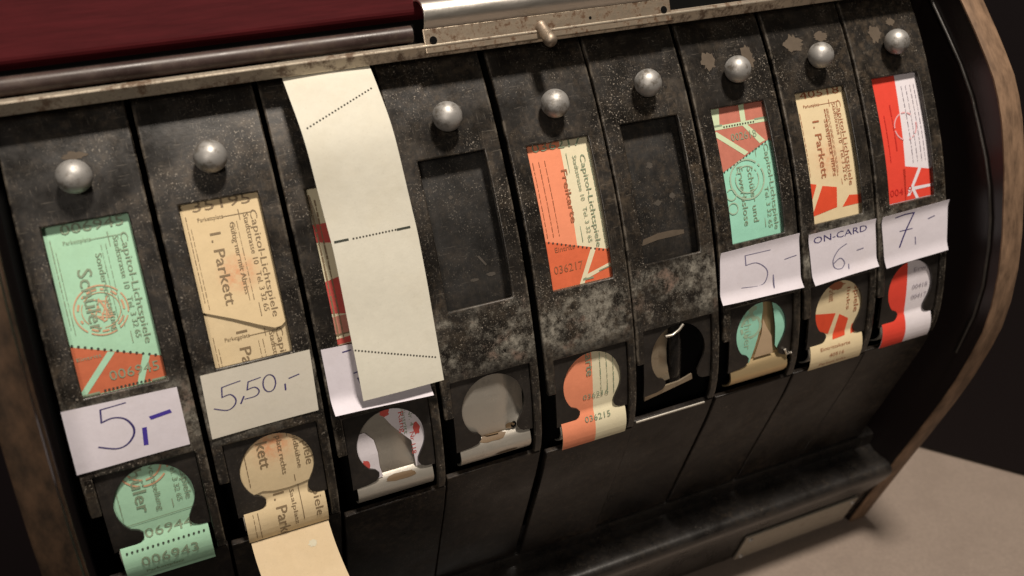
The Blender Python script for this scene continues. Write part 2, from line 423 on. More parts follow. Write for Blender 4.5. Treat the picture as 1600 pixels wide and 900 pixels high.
# inner drum, seen only through the slits between the covers
us = frange(1.25, -4.45, 60)
mesh_obj('drum', grid_mesh([-.6, 8.72], us, lambda x, u, h: P(x, u, h - .30)), M['void'], root)

# top: board, rod, strip, bracket -----------------------------------------
o = mesh_obj('top_board', extrude_profile([(-.02, 1.26), (.10, 1.20), (.7, 1.2), (1.4, 4.2), (.55, 4.2)], -2.5, 8.72), M['redwood'], root); bevel(o, .04, 3)
o = mesh_obj('recess', extrude_profile([(.06, .99), (.06, 1.24), (.5, 1.24), (.5, .99)], -2.5, 8.70), M['void'], root)
mesh_obj('rod', tube([(-2.5, -.06, 1.085), (1, -.06, 1.085), (2.83, -.06, 1.085)], .071, 20), M['rod'], root)
o = mesh_obj('metal_strip', extrude_profile([(-.085, .866), (-.150, .945), (-.152, .958), (-.118, .988), (.12, 1.0), (.12, .95), (-.10, .942), (-.06, .879)], -1.6, 8.70), M['strip'], root); bevel(o, .008)
br = bpy.data.meshes.new('m')
prof_b = [(-.225, .875), (-.228, 1.00), (-.232, 1.085)]
for i in range(13):
    a = math.radians(-95 + i * 17); prof_b.append((-.17 - .115 * math.cos(math.radians(-90 + i * 15)), 1.20 + .115 * math.sin(math.radians(-90 + i * 15))))
prof_b = [(d + .075, u + .012) for d, u in prof_b[:3] + [(-.245, 1.105), (-.275, 1.13), (-.298, 1.17), (-.305, 1.21), (-.298, 1.25), (-.275, 1.29), (-.235, 1.32), (-.18, 1.345), (-.10, 1.36), (.0, 1.365)]]
inner_b = [(d + .025, u - .012) for d, u in reversed(prof_b)]
brk = mesh_obj('bracket', extrude_profile(prof_b[2:] + inner_b[:-2], 2.92, 5.32, smooth=30), M['chrome'], root); bevel(brk, .006)
fl = mesh_obj('flange', extrude_profile([(-.140, .888), (-.155, 1.095), (-.130, 1.095), (-.116, .888)], 2.905, 5.335), M['flange'], brk); bevel(fl, .008)
for x, u in ((2.985, .995), (5.26, .995), (4.49, 1.01)):
    mesh_obj('screw_hole', lathe([(.03, 0), (.034, .004), (.020, .0045)], (x, -.1475, u), (0, -1, 0), 14) if x != 4.49 else lathe([(.014, 0), (.014, .003)], (x, -.1475, u), (0, -1, 0), 10), M['void'], brk)
mesh_obj('pin', lathe([(.062, 0), (.064, .03), (.056, .05), (.056, .16), (.061, .17), (.061, .21), (.050, .24), (.025, .255)], (4.0, -.12, 1.0), (.06, -.66, -.75), 20), M['pin'], brk)

# tray under the aprons ------------------------------------------------------
tray = [(2.6, -4.2), (2.05, -4.45), (2.02, -4.50), (2.04, -4.55), (2.12, -4.66), (2.06, -4.74), (1.95, -4.785), (1.86, -4.82), (1.80, -4.86), (1.765, -4.91), (1.77, -4.97), (1.82, -5.03), (1.92, -5.11), (2.27, -5.36), (2.70, -5.80), (3.2, -5.70), (6.0, -4.5), (6.0, -4.2)]
tr = mesh_obj('tray_rail', extrude_profile(tray, -.595, 8.715, smooth=40), M['rail'], root)
nd = Vector((0, -.71, -.71)) * .02
bm = bmesh.new()
q = [Vector((6.67, 2.27, -5.36)), Vector((8.50, 2.27, -5.36)), Vector((8.50, 2.70, -5.80)), Vector((6.67, 2.70, -5.80))]
vs = [bm.verts.new((v + nd * 2.2) * S) for v in q] + [bm.verts.new((v + nd * .15) * S) for v in q]
for f in ((3, 2, 1, 0), (4, 5, 6, 7), (0, 1, 5, 4), (1, 2, 6, 5), (2, 3, 7, 6), (3, 0, 4, 7)): bm.faces.new([vs[i] for i in f])
pt = mesh_obj('name_plate', from_bm(bm), M['nameplate'], root); bevel(pt, .015)
for v in ((6.75, 2.33, -5.42), (8.42, 2.33, -5.42), (6.75, 2.64, -5.74)):
    mesh_obj('screw', lathe([(.035, 0), (.034, .012), (.02, .022), (.001, .024)], Vector(v) + nd * 2.2, (0, -.71, -.71), 14), M['knob'], pt)

# nine covers ------------------------------------------------------------
XL, XR = -.318, .306
xs = [-.490, -.404, XL, XR, .384, .464]
us = sorted(set([round(v, 4) for v in frange(1.12, 0, 14) + frange(0, -1.345, 18) + frange(-1.345, -1.99, 9) + frange(-1.99, -2.93, 14)]), reverse=True)
def skip(i, j):
    mid = (us[j] + us[j + 1]) / 2
    if i == 2 and -1.345 < mid < 0: return True
    if i in (1, 2, 3) and mid < -1.99: return True
    if i == 0 and mid < -2.35: return True
    return False
cover_me = grid_mesh(xs, us, lambda x, u, h: P(x, u, h), skip, .05)
apron_me = grid_mesh([-.500, .474], frange(-2.955, -4.5, 22), lambda x, u, h: P(x, u, h - .015), None, .06)
knob_prof = [(.055, -.01), (.055, .03), (.07, .035)] + [(.132 * math.cos(math.radians(a)), .128 + .118 * math.sin(math.radians(a))) for a in (-62, -48, -34, -20, -6, 8, 22, 36, 50, 64, 77, 87)]
n_ = nrm(.312); knob_me = lathe(knob_prof, Vector((-.004, prof(.312), .312)), n_, 28)
back_me = grid_mesh([-.40, .39], frange(.08, -1.42, 16), lambda x, u, h: P(x, u, h - .155), None, .03)
# keyhole plate
circ = []
cx, cu_, r = -.002, -2.325, .312
for a in range(-138, -138 - 264, -8):     # from lower left over the top to lower right
    circ.append((cx + r * math.cos(math.radians(a)), cu_ + r * math.sin(math.radians(a))))
key = [(-.398, -2.0), (-.398, -2.705), (-.25, -2.69), (-.185, -2.672), (-.150, -2.635), (-.147, -2.595), (-.175, -2.56)] + circ + \
      [(.225, -2.56), (.222, -2.60), (.245, -2.64), (.285, -2.662), (.378, -2.672), (.378, -2.0)]
ka = Art().poly(key)
key_obj0 = None
def hT(u):        # how far a ticket lies outward of the drum front: down the chute, over the lip
    if u > -1.5: return -.066
    if u > -2.62: return -.066
    if u > -2.90:
        s = (-2.62 - u) / .28; return -.066 + .092 * math.sin(s * math.pi / 2)
    s = min((-2.90 - u) / .10, 1); return .026 - .03 * s * s
def guide_h(u):
    g = hT(u) - .016
    if u < -2.64:
        s = min((-2.64 - u) / .30, 1); g = min(g, -.135 + .125 * max(math.sin(math.pi * min(.05 + s * .95, 1)), 0) ** .7)
    return g
guide_me = grid_mesh([-.362, -.2, 0, .08, .15, .22, .29, .352], frange(-1.90, -2.62, 8) + frange(-2.62, -2.93, 12)[1:], lambda x, u, h: P(x, u, guide_h(u) + h - (.55 * max(0, x - .08) ** 1.2 if u > -2.62 else 0)), None, .02)
lbl = {4: 'cover with an empty window and scratched band', 6: 'cover with an empty window and open black slot'}
covers = {}
for c in range(1, 10):
    wm = W(c)
    cv = mesh_obj('ticket_cover', cover_me, M['cover'], root, wm); bevel(cv, .012, 2, 50); covers[c] = cv
    if c in lbl: cv['label'] = lbl[c]
    mesh_obj('knob', knob_me, M['knob'], cv, wm)
    mesh_obj('window_backing', back_me, M['window_back'], cv, wm)
    if key_obj0 is None:
        key_obj0 = ka.build('keyhole_plate', M['black'], lambda x, u, h: P(x, u, -.035 + h), cv, wm, .08, .022)
    else: mesh_obj('keyhole_plate', key_obj0.data, None, cv, wm)
    ap = mesh_obj('lower_cover', apron_me, M['apron'], root, wm); bevel(ap, .012, 2, 50)
    if c != 6:
        if c == 7:
            g = mesh_obj('guide_plate', guide_me.copy(), None, root, wm); g.data.materials.clear(); g.data.materials.append(M['brass_guide'])
        else: mesh_obj('guide_plate', guide_me, M['guide'], root, wm)
# the broken guide of the sixth slot
bits = Art().poly([(-.36, -1.95), (-.10, -1.95), (-.03, -2.10), (-.07, -2.3), (-.06, -2.55), (-.04, -2.64), (-.37, -2.70)])
bits.build('guide_plate', M['dull_guide'], lambda x, u, h: P(x, u, -.13 + h + .35 * max(0, (-.16 - x)) - .25 * max(0, x + .16) * (u > -2.5)), root, W(6), .06, .02)
Art().poly([(-.375, -2.68), (-.20, -2.655), (.02, -2.645), (.17, -2.60), (.18, -2.66), (-.375, -2.765)]).build('guide_ledge', M['dull_guide'], lambda x, u, h: P(x, u, -.05 + h), root, W(6), .03, .02)
mesh_obj('roller', tube([tuple(P(.03, u, -.17) / S) for u in frange(-1.95, -2.70, 6)], .075, 14), M['rail'], root, W(6))
hk_ = [(.05, -2.02), (-.0, -2.07), (-.08, -2.10), (-.16, -2.10)]
mesh_obj('wire_clip', tube([tuple(P(x, u, -.01) / S) for x, u in hk_], .014, 8), M['guide'], covers[6], W(6))
hk_ = [(.30, -2.60), (.33, -2.66), (.38, -2.66), (.40, -2.64)]
mesh_obj('wire_clip', tube([tuple(P(x, u, -.02) / S) for x, u in hk_], .014, 8), M['guide'], covers[7], W(7))
lip = mesh_obj('slot_lip', tube([tuple(P(x, -2.965, -.01) / S) for x in frange(-.46, .36, 6)], .012, 8), M['guide'], covers[6], W(6))
for pts_ in ([(.085, -.93), (.105, -.925), (.165, -1.02), (.15, -1.03)], blob(.02, -1.14, .05, .018), blob(.19, -1.12, .06, .02), blob(-.05, -.35, .03, .02)):
    Art().poly(pts_).build('scrape', M['scuff'], lambda x, u, h: P(x, u, -.153 + h), covers[4], W(4))
for pts_ in (blob(-.02, -.42, .04, .035), blob(.0, -.80, .05, .03), blob(.17, -.76, .035, .035)):
    Art().poly(pts_).build('scrape', M['scuff'], lambda x, u, h: P(x, u, -.153 + h), covers[6], W(6))
Art().poly([(-.22, -1.13), (-.05, -1.10), (.12, -1.10), (.24, -1.12), (.24, -1.16), (.1, -1.165), (-.06, -1.165), (-.24, -1.19)]).build('scrape', M['chip'], lambda x, u, h: P(x, u, -.153 + h), covers[6], W(6))
Art().tri([(.20 + .03 * math.cos(k_), -2.60 + .035 * math.sin(k_)) for k_ in [i * .52 for i in range(12)]]).build('punched_hole', M['void'], lambda x, u, h: P(x, u, guide_h(u) + .003), covers[4], W(4))
for c, bx, bu, br_, bh in ((4, -.02, -2.665, .15, .03), (4, .10, -2.83, .12, .02), (3, .05, -2.70, .16, .03), (4, .16, -2.60, .05, .03)):
    Art().poly(blob(bx, bu, br_, bh, 22, .8)).build('rust_stain', M['stain'], lambda x, u, h: P(x, u, guide_h(u) + .003), covers[c], W(c), .02)
# glue residue beside the knobs of the last three covers
for c, cx_, cu, a, b_ in ((7, -.22, .47, .085, .11), (7, .23, .44, .09, .14), (8, -.20, .50, .13, .10), (8, .16, .53, .10, .06), (9, -.14, .46, .10, .10), (9, .10, .56, .06, .05), (1, .02, .50, .10, .035)):
    Art().poly(blob(cx_, cu, a, b_)).build('glue_residue', M['chip'], lambda x, u, h: P(x, u, .003 + h), covers[c], W(c))

# ============================================================ tickets
def TM(lift=0., hf=hT): return lambda x, u, h: P(x, u, hf(u) + lift + h)
XT = .352
def ticket(c, base, label, u0=.10, u1=-2.93, poly=None, hf=hT):
    o = Art().poly(poly or [(-XT, u0), (XT, u0), (XT, u1), (-XT, u1)]).build('admission_ticket', base, TM(0, hf), None, W(c), .05, .004)
    tag(o, label, 'ticket', 'tickets in the dispenser windows'); return o
def put(art, name, mt, par, c, lift=.0022, hf=hT):
    # what is printed in the window and what shows again down the chute are two pieces
    out = None
    for low in (False, True):
        q_ = Art(); q_.big = [p_ for p_ in art.big if (p_[0][1] < -1.6) == low]; q_.V = art.V
        q_.F = [f_ for f_ in art.F if (art.V[f_[0]][1] < -1.6) == low]
        if q_.big or q_.F:
            idx = sorted({i for f_ in q_.F for i in f_}); mp_ = {i: k_ for k_, i in enumerate(idx)}
            q_.V = [art.V[i] for i in idx]; q_.F = [tuple(mp_[i] for i in f_) for f_ in q_.F]
            out = q_.build(name, mt, TM(lift, hf), par, W(c))
    return out
def stroke_rows(a, x, u0, u1, n, seedv, w_=.006):
    r_ = random.Random(seedv); u = u0
    while u > u1:
        L = r_.uniform(.02, .07); a.stroke([(x, u), (x, max(u - L, u1))], w_ * r_.uniform(.7, 1.3)); u -= L + r_.uniform(.012, .02)
CAP = 'Capitol-Lichtspiele'
def standard_print(a, top, extra_left=True, seedv=1):
    """the small print every ticket of the house shares; top = upper edge of that ticket"""
    a.text(CAP, .212, top - .13, .058, .90, True)
    a.text('Stadtstrasse 10   Tel. 3 32 65', .155, top - .15, .045, .82, True)
    a.stroke([(.125, top - .11), (.125, top - 1.0)], .007)
    if extra_left: stroke_rows(a, -.285, top - .10, top - .80, 0, seedv)
    a.text('Parkettplatz', -.20, top - .155, .035, .20)
    a.stroke([(-.01, top - .145), (.22, top - .145)], .005)
    for q_ in (-.262, .095, .060): stroke_rows(a, q_, top - .2, top - .86, 0, seedv + int(q_ * 1000), .0045)

# --- 1: mint green, pupils' ticket
t = ticket(1, M['mint'], 'mint green ticket with an orange foot in the leftmost window, over the 5,- label', u1=-3.03)
oa = Art().poly([(-XT, -.925), (XT, -1.175), (XT, -1.345), (-XT, -1.345)]); put(oa, 'orange_field', M['orange'], t, 1)
put(Art().poly([(-.36, -1.345), (-.30, -1.345), (-.02, -1.047), (-.07, -1.030)]).poly([(.08, -1.345), (.13, -1.345), (.225, -1.127), (.175, -1.109)]), 'diagonal_stripe', M['mint'], t, 1, .0044)
a = Art(); standard_print(a, 0, True, 3)
a.text('006945', -.20, -.075, .082, .46); a.text('006945', -.10, -1.265, .085, .37)
a.text('Sondervorstellung', .005, -.26, .05, .62, True); a.text('Schüler', -.150, -.36, .112, .50, True, .006)
a.stroke([(-XT, -1.335), (-.20, -1.335)], .014).stroke([(.20, -1.335), (XT, -1.335)], .014)
a.text('Eintritt', -.30, -1.06, .03, .18)
# the following ticket down the chute
a.text('Schüler', -.150, -1.86, .112, .56, True, .006); a.text('Sondervorstellung', .005, -1.76, .05, .68, True); a.stroke([(.125, -1.7), (.125, -2.44)], .008)
a.text(CAP, .232, -1.6, .058, .80, True); a.text('Tel. 3 32 65', .165, -2.05, .045, .35, True)
a.stroke([(-.28, -2.51), (.30, -2.49)], .006); a.text('006944', -.22, -2.655, .085, .46); a.text('006943', -.22, -2.86, .085, .46); a.text('Parkettplatz', -.20, -2.93, .03, .3)
stroke_rows(a, -.27, -2.1, -2.45, 0, 5)
put(a, 'printing', M['softink'], t, 1, .0066)
put(Art().dots((-.33, -.92), (.33, -1.165), 15, .011).dots((-.17, -1.33), (.19, -1.33), 12, .010).dots((-.33, -2.725), (.33, -2.715), 16, .010), 'perforation', M['ink'], t, 1, .0072)
s = Art().ring(-.045, -.70, .190, .201, 44, .1).ring(-.045, -.70, .137, .143, 36, .1).ring(-.045, -.70, .157, .173, 40, .5)
for k_ in range(9): s.stroke([(-.045 + random.uniform(-.09, .09), -.70 + random.uniform(-.1, .1)) for _ in range(3)], .009)
s.ring(-.03, -2.0, .188, .203, 44, .1).ring(-.03, -2.0, .135, .15, 36, .2)
put(s, 'stamp', M['stampink'], t, 1, .0050)

# --- 2: tan, stalls ticket, torn flap lying over the next one
t = ticket(2, M['tan2'], 'tan ticket torn along a slant in the second window, strip curling out below', u0=-.5, u1=-2.95)
flap_h = lambda u: hT(u) + .012 + .016 * max(0., min(1., (-.75 - u) / .35))
fp = [(-XT, .1), (XT, .1), (XT, -.98), (.34, -1.03), (.31, -1.085), (.265, -1.118), (.21, -1.125), (.12, -1.085), (-.10, -.975), (-.345, -.865)]
f = Art().poly(fp).build('torn_flap', M['tan'], TM(0, flap_h), t, W(2), .05, .004)
a = Art(); standard_print(a, 0, True, 8); a.text('35195', -.22, -.07, .09, .46); a.text('Gültig nur mit Abriss', .035, -.2, .045, .60, True); a.text('1. Parkett', -.13, -.26, .09, .60, True, .006)
put(a, 'printing', M['tanink'], f, 2, .004, flap_h)
a = Art().text('1. Parkett', -.10, -1.09, .095, .62, True, .006); standard_print(a, -1.0, True, 9)
a.text('1. Parkett', -.14, -1.72, .10, .56, True, .008); a.text(CAP, .232, -1.55, .058, .86, True); a.text('Saalplatz rechts', .03, -1.9, .05, .52, True); a.stroke([(.125, -1.7), (.125, -2.46)], .008); a.text('Lichtbildbühne', .165, -1.9, .045, .5, True)
stroke_rows(a, -.25, -2.1, -2.45, 0, 3); stroke_rows(a, -.21, -2.15, -2.42, 0, 4)
a.text('1. Parkett', -.08, -2.58, .10, .5, True, .006); a.text('spiele', .25, -2.58, .075, .28, True); a.stroke([(.14, -2.52), (.14, -2.85)], .007); a.text('Saalplatz', .06, -2.58, .04, .3, True)
for x_ in (-.28, -.24): stroke_rows(a, x_, -2.7, -2.92, 0, int(x_ * -100))
put(a, 'printing', M['tanink'], t, 2, .004)
edge2 = [(-.32, -2.50), (-.24, -2.535), (-.16, -2.52), (-.06, -2.545), (.06, -2.55), (.18, -2.54), (.30, -2.52)]
pf = [(-XT, -1.97), (XT, -1.97), (XT, -2.48)] + edge2[::-1] + [(-XT, -2.49)]
f2 = Art().poly(pf).build('torn_flap', M['tan2'], TM(0, lambda u: hT(u) + .011), t, W(2), .05, .004)
a = Art().text('kett', -.14, -2.07, .10, .24, True, .008).text('platz rechts', .03, -2.05, .05, .36, True).stroke([(.125, -2.0), (.125, -2.5)], .008).text('spiele', .24, -2.10, .075, .28, True).text('bildbühne', .165, -2.05, .045, .34, True)
stroke_rows(a, -.25, -2.1, -2.45, 0, 3); put(a, 'printing', M['tanink'], f2, 2, .004, lambda u: hT(u) + .011)
# the tongue that hangs out of the slot, blank side up
def tongue(x, v, h):
    # v 0..1 from the lip outwards and down
    p0 = P(x, -2.955, .02) / S
    return (Vector((x + .10 * v * v, p0.y - .42 * v + .04 * math.sin(v * 3), p0.z - .62 * v - .10 * v * v)) + Vector((0, -.6, .8)) * h) * S
Art().poly([(-.34, 0), (.345, .0), (.345, 1.1), (-.34, 1.1)]).build('paper_tongue', paper('blank_tan_paper', (.54, .43, .28), .12), tongue, t, W(2), .1, .004, fine=False)
Art().poly(blob(.16, .22, .045, .05)).build('grey_mark', paper('faint_grey_mark', (.52, .49, .38), .1), lambda x, u, h: tongue(x, u, .003), t, W(2), .1, fine=False)

# --- 3: cream and red, mostly under the loose strip
t = ticket(3, M['cream'], 'cream and red ticket mostly hidden under the loose strip in the third window', u1=-1.95)
put(Art().poly([(-XT, -1.10), (-.05, -1.10), (-.05, -1.26), (-XT, -1.26)]), 'pink_field', paper('pink_print', (.56, .24, .18), .3), t, 3)
put(Art().poly([(-XT, -.30), (-.05, -.30), (-.05, -.50), (-XT, -.44)]).poly([(-XT, -.80), (-.05, -.74), (-.05, -1.12), (-XT, -1.06)]).poly([(-XT, -1.30), (-.05, -1.28), (-.05, -1.345), (-XT, -1.345)]), 'red_field', M['darkred'], t, 3)
put(Art().poly([(-XT, -.06), (-.28, -.06), (-.25, -.30), (-XT, -.30)]), 'grey_field', paper('greyish_print', (.36, .31, .22), .3), t, 3, .002)
a = Art(); stroke_rows(a, -.29, -.05, -1.3, 0, 11, .012); stroke_rows(a, -.25, -.1, -1.3, 0, 12, .012); a.stroke([(-XT, -1.26), (-.1, -1.26)], .014)
put(a, 'printing', M['tanink'], t, 3, .0044)
hc = lambda u: -.095
c0 = (-.002, -2.325)
rp = [(-.06, .36), (.12, .40), (.37, .15), (.37, -.12), (.25, -.33), (.205, -.33), (.19, -.06), (.10, .05), (.03, .14), (-.03, .24)]
lp = [(-.37, .12), (-.22, .14), (-.15, .05), (-.13, -.08), (-.13, -.22), (-.11, -.33), (-.20, -.35), (-.37, -.10)]
def curlR(x, u, h): return P(x, u, -.060 + .03 * max(0, .15 - x) + h)
r_ = Art().poly([(c0[0] + x, c0[1] + y) for x, y in rp]).build('torn_end', M['white'], curlR, t, W(3), .05, .003)
l_ = Art().poly([(c0[0] + x, c0[1] + y) for x, y in lp]).build('torn_end', M['white'], lambda x, u, h: P(x, u, -.060 + .06 * max(0, x + .25) + h), t, W(3), .05, .003)
Art().poly(blob(.245, -2.28, .035, .065, 18, .7)).poly(blob(-.02, -2.04, .05, .05, 18, .7)).text('Rang', .10, -2.08, .05, .2, True).text('Nr 118', .18, -2.30, .045, .22, True).build('red_field', M['darkred'], lambda x, u, h: P(x, u, -.060 + .03 * max(0, .15 - x) + .0022), r_, W(3))
Art().text('Eintritt', .13, -2.05, .04, .25, True).text('Nr. 4', .19, -2.08, .04, .16, True).build('printing', M['softink'], lambda x, u, h: P(x, u, -.060 + .03 * max(0, .15 - x) + .0044), r_, W(3))
Art().poly(blob(-.25, -2.50, .04, .055, 18, .7)).build('red_field', M['darkred'], lambda x, u, h: P(x, u, -.060 + .06 * max(0, x + .25) + .0022), l_, W(3))

# --- 5: salmon and cream, free ticket
t = ticket(5, M['cream'], 'salmon and cream free ticket in the fifth window, between the two empty windows')
put(Art().poly([(-XT, .1), (.035, .1), (.005, -1.345), (-XT, -1.345)]).poly([(-XT, -1.9), (.02, -1.9), (.005, -2.93), (-XT, -2.93)]), 'salmon_field', M['salmon'], t, 5)
put(Art().poly([(-XT, -.865), (XT, -1.085), (XT, -1.345), (-XT, -1.345)]), 'orange_field', paper('vermilion_ink', (.70, .15, .065), .28), t, 5, .0044)
put(Art().poly([(-.02, -1.345), (.03, -1.345), (.20, -1.035), (.15, -1.02)]).poly([(.02, -1.28), (.33, -1.20), (.33, -1.235), (.02, -1.32)]), 'diagonal_stripe', M['cream'], t, 5, .0066)
a = Art().text('Freikarte', -.01, -.26, .062, .50, True, .010)
put(a, 'printing', M['redink'], t, 5, .0086)
a = Art(); a.text(CAP, .205, -.15, .058, .88, True); a.stroke([(.075, -.12), (.075, -.95)], .007); a.text('Stadtstrasse 10   Tel. 3 32 65', .13, -.15, .045, .82, True)
a.text('036217', -.25, -.06, .08, .5); stroke_rows(a, .30, -.1, -1.0, 0, 3)
for k_ in range(3): stroke_rows(a, .10 + .07 * k_, -2.05, -2.5, 0, 20 + k_, .007)
a.text('036216', -.10, -2.50, .055, .28); a.text('036215', -.10, -2.72, .055, .28); a.text('Freikarte', -.05, -1.78, .085, .48, True, .01)
a.stroke([(.20, -1.26), (XT, -1.23)], .012); a.text('17', .02, -1.30, .12, .14, True)
put(a, 'printing', M['softink'], t, 5, .0086)
a = Art(); [stroke_rows(a, x_, -.15, -.85, 0, int(50 + x_ * 100), .006) for x_ in (-.27, -.21, -.15)]; a.text('036217', -.26, -1.20, .08, .3); a.text('Eintritt', -.22, -1.0, .05, .2)
put(a, 'faint_printing', M['redink'], t, 5, .0086)
put(Art().dots((-.33, -.875), (.33, -1.09), 16, .010), 'perforation', M['hole'], t, 5, .0092)

# --- 7: teal with a faded red head
tp = [(-XT, .1), (XT, .1), (XT, -1.95), (-XT, -1.95)]
t = ticket(7, M['teal'], 'teal green ticket with a faded red striped head over the 5,- label', u1=-1.95)
put(Art().poly([(-XT, .1), (XT, .1), (XT, -.372), (-XT, -.655)]), 'faded_red_field', M['pink'], t, 7)
put(Art().poly([(-XT, -.165), (XT, -.165), (XT, -.205), (-XT, -.205)]).poly([(-.33, -.24), (-.27, -.22), (.05, -.475), (.0, -.50)]).poly([(.04, -.205), (.10, -.205), (.27, -.39), (.20, -.41)]).poly([(-XT, .1), (-.17, .1), (-.22, -.165), (-XT, -.165)]).poly([(.05, .1), (.11, .1), (.09, -.165), (.03, -.165)]), 'pale_stripe', paper('pale_mint_ink', (.55, .66, .44), .12), t, 7, .0044)
a = Art().text(CAP, .235, -.42, .058, .88, True).text('Tel. 3 32 65', .165, -.85, .05, .42, True).stroke([(.13, -.45), (.13, -1.25)], .008)
a.text('Schüler und', -.005, -.62, .068, .56, True, .004).text('Erwerbslose', -.120, -.60, .068, .60, True, .004); a.stroke([(-XT, -.165), (-.20, -.165)], .018).stroke([(.20, -.165), (XT, -.165)], .018)
a.text('002618', -.12, -.34, .08, .30)
put(a, 'printing', M['softink'], t, 7, .0066)
put(Art().ring(-.02, -.74, .19, .208, 44, .12).ring(-.02, -.74, .13, .142, 36, .12).ring(-.23, -.86, .05, .062, 16, .1).ring(-.23, -1.0, .05, .062, 16, .1), 'stamp', paper('grey_red_stamp', (.36, .48, .36), .2), t, 7, .0072)
put(Art().dots((-.19, -.187), (.19, -.187), 12, .010).dots((-.33, -.65), (.33, -.38), 16, .009), 'perforation', M['hole'], t, 7, .0078)
def cL(x, u, h): return P(x, u, -.060 + .08 * max(0, x + .05) + h)
l_ = Art().poly([(c0[0] + x, c0[1] + y) for x, y in [(-.37, .37), (.03, .37), (.03, .22), (-.01, .0), (-.06, -.18), (-.12, -.34), (-.25, -.3), (-.37, -.1)]]).build('torn_end', M['teal'], cL, t, W(7), .05, .003)
Art().ring(-.12, -2.26, .10, .13, 26, .2).text('Schüler', -.20, -2.1, .09, .4, True).poly([(-.16, -2.05), (-.04, -2.02), (-.06, -2.2), (-.10, -2.2)]).build('faint_printing', paper('pale_print', (.36, .50, .36), .3), lambda x, u, h: cL(x, u, .003), l_, W(7))
Art().poly([(c0[0] + x, c0[1] + y) for x, y in [(.13, .37), (.37, .2), (.37, -.2), (.26, -.3), (.20, -.22), (.19, .0), (.165, .2)]]).build('torn_end', M['teal'], lambda x, u, h: P(x, u, -.060 + h), t, W(7), .05, .003)
Art().poly([(c0[0] + x, c0[1] + y) for x, y in [(.035, .12), (.02, -.05), (-.06, -.30), (.18, -.30), (.15, -.1), (.08, .02)]]).build('curled_back', paper('brownish_curl', (.46, .34, .22), .12), lambda x, u, h: P(x, u, -.063 + h), t, W(7), .05, .003)

# --- 8: straw coloured, stalls ticket
t = ticket(8, M['tan3'], 'straw coloured ticket with red slanted blocks, second window from the right')
put(Art().poly([(-XT, -.905), (-.20, -.95), (-.32, -1.19), (-XT, -1.23)]).poly([(-.13, -.975), (.05, -1.02), (.03, -1.23), (-.30, -1.275)]).poly([(.20, -1.13), (XT, -1.15), (XT, -1.24), (.10, -1.24)]), 'red_block', M['redtan'], t, 8)
put(Art().poly([(-.36, -2.32), (-.02, -2.38), (-.10, -2.60), (-.30, -2.52)]).poly([(.03, -2.40), (.16, -2.48), (.12, -2.66), (-.05, -2.67)]).poly([(.22, -2.56), (.33, -2.52), (.33, -2.64), (.20, -2.66)]), 'red_block', M['redtan'], t, 8)
a = Art(); standard_print(a, 0, True, 31); a.text('1. Parkett', -.125, -.30, .085, .60, True, .010); a.text('Saalplatz links', .02, -.3, .045, .6, True); a.text('40518', -.22, -.06, .08, .5)
for x_ in (.05, .08, .20): stroke_rows(a, x_, -.2, -.9, 0, int(x_ * 500), .007)
a.text('1. Parkett', -.12, -2.03, .08, .2, True); a.text('spiele', .22, -2.12, .07, .3, True); a.text('links', .12, -2.12, .05, .25, True); a.text('Eintrittskarte', -.22, -2.75, .035, .40); a.text('40516', -.10, -2.83, .04, .2); a.text('Parkett links', -.22, -2.90, .03, .36)
put(a, 'printing', M['redink'], t, 8, .0044)
put(Art().poly(blob(-.02, -2.07, .12, .05)), 'brown_mark', M['redink'], t, 8, .0046)

# --- 9: red and white
t = ticket(9, M['white'], 'bright red and white ticket in the rightmost window, above the 7,- label')
put(Art().poly([(-XT, .1), (.045, .1), (-.035, -1.345), (-XT, -1.345)]).poly([(-XT, -1.9), (-.03, -1.9), (-.02, -2.93), (-XT, -2.93)]).poly([(-.05, -.965), (XT, -1.065), (XT, -1.345), (-.05, -1.345)]), 'red_field', M['red'], t, 9)
put(Art().poly([(-.02, -1.30), (.02, -1.30), (.20, -1.03), (.16, -1.015)]).poly([(-.0, -1.21), (.31, -1.22), (.31, -1.25), (-.0, -1.25)]).poly([(.04, -1.22), (.07, -1.20), (.14, -1.345), (.10, -1.345)]), 'white_stripe', M['white'], t, 9, .0044)
a = Art(); [stroke_rows(a, x_, -.12, -.95, 0, int(x_ * 300), .006) for x_ in (.10, .16, .22, .27)]
a.text('Erw.', .06, -2.16, .05, .2).text('00418', .05, -2.36, .055, .22).text('00417', .05, -2.48, .055, .22)
put(a, 'printing', mat('pale_grey_ink', (.34, .31, .36), .6), t, 9, .0066)
a = Art().text('00419', -.25, -1.27, .08, .3); stroke_rows(a, -.10, -.3, -.8, 0, 71, .012); stroke_rows(a, -.20, -.4, -.9, 0, 72, .010); put(a, 'faint_printing', paper('deep_red_ink', (.52, .025, .02), .2), t, 9, .0066)
put(Art().ring(.06, -.55, .14, .155, 36, .3), 'stamp', mat('pink_stamp', (.70, .36, .38), .6), t, 9, .0068)

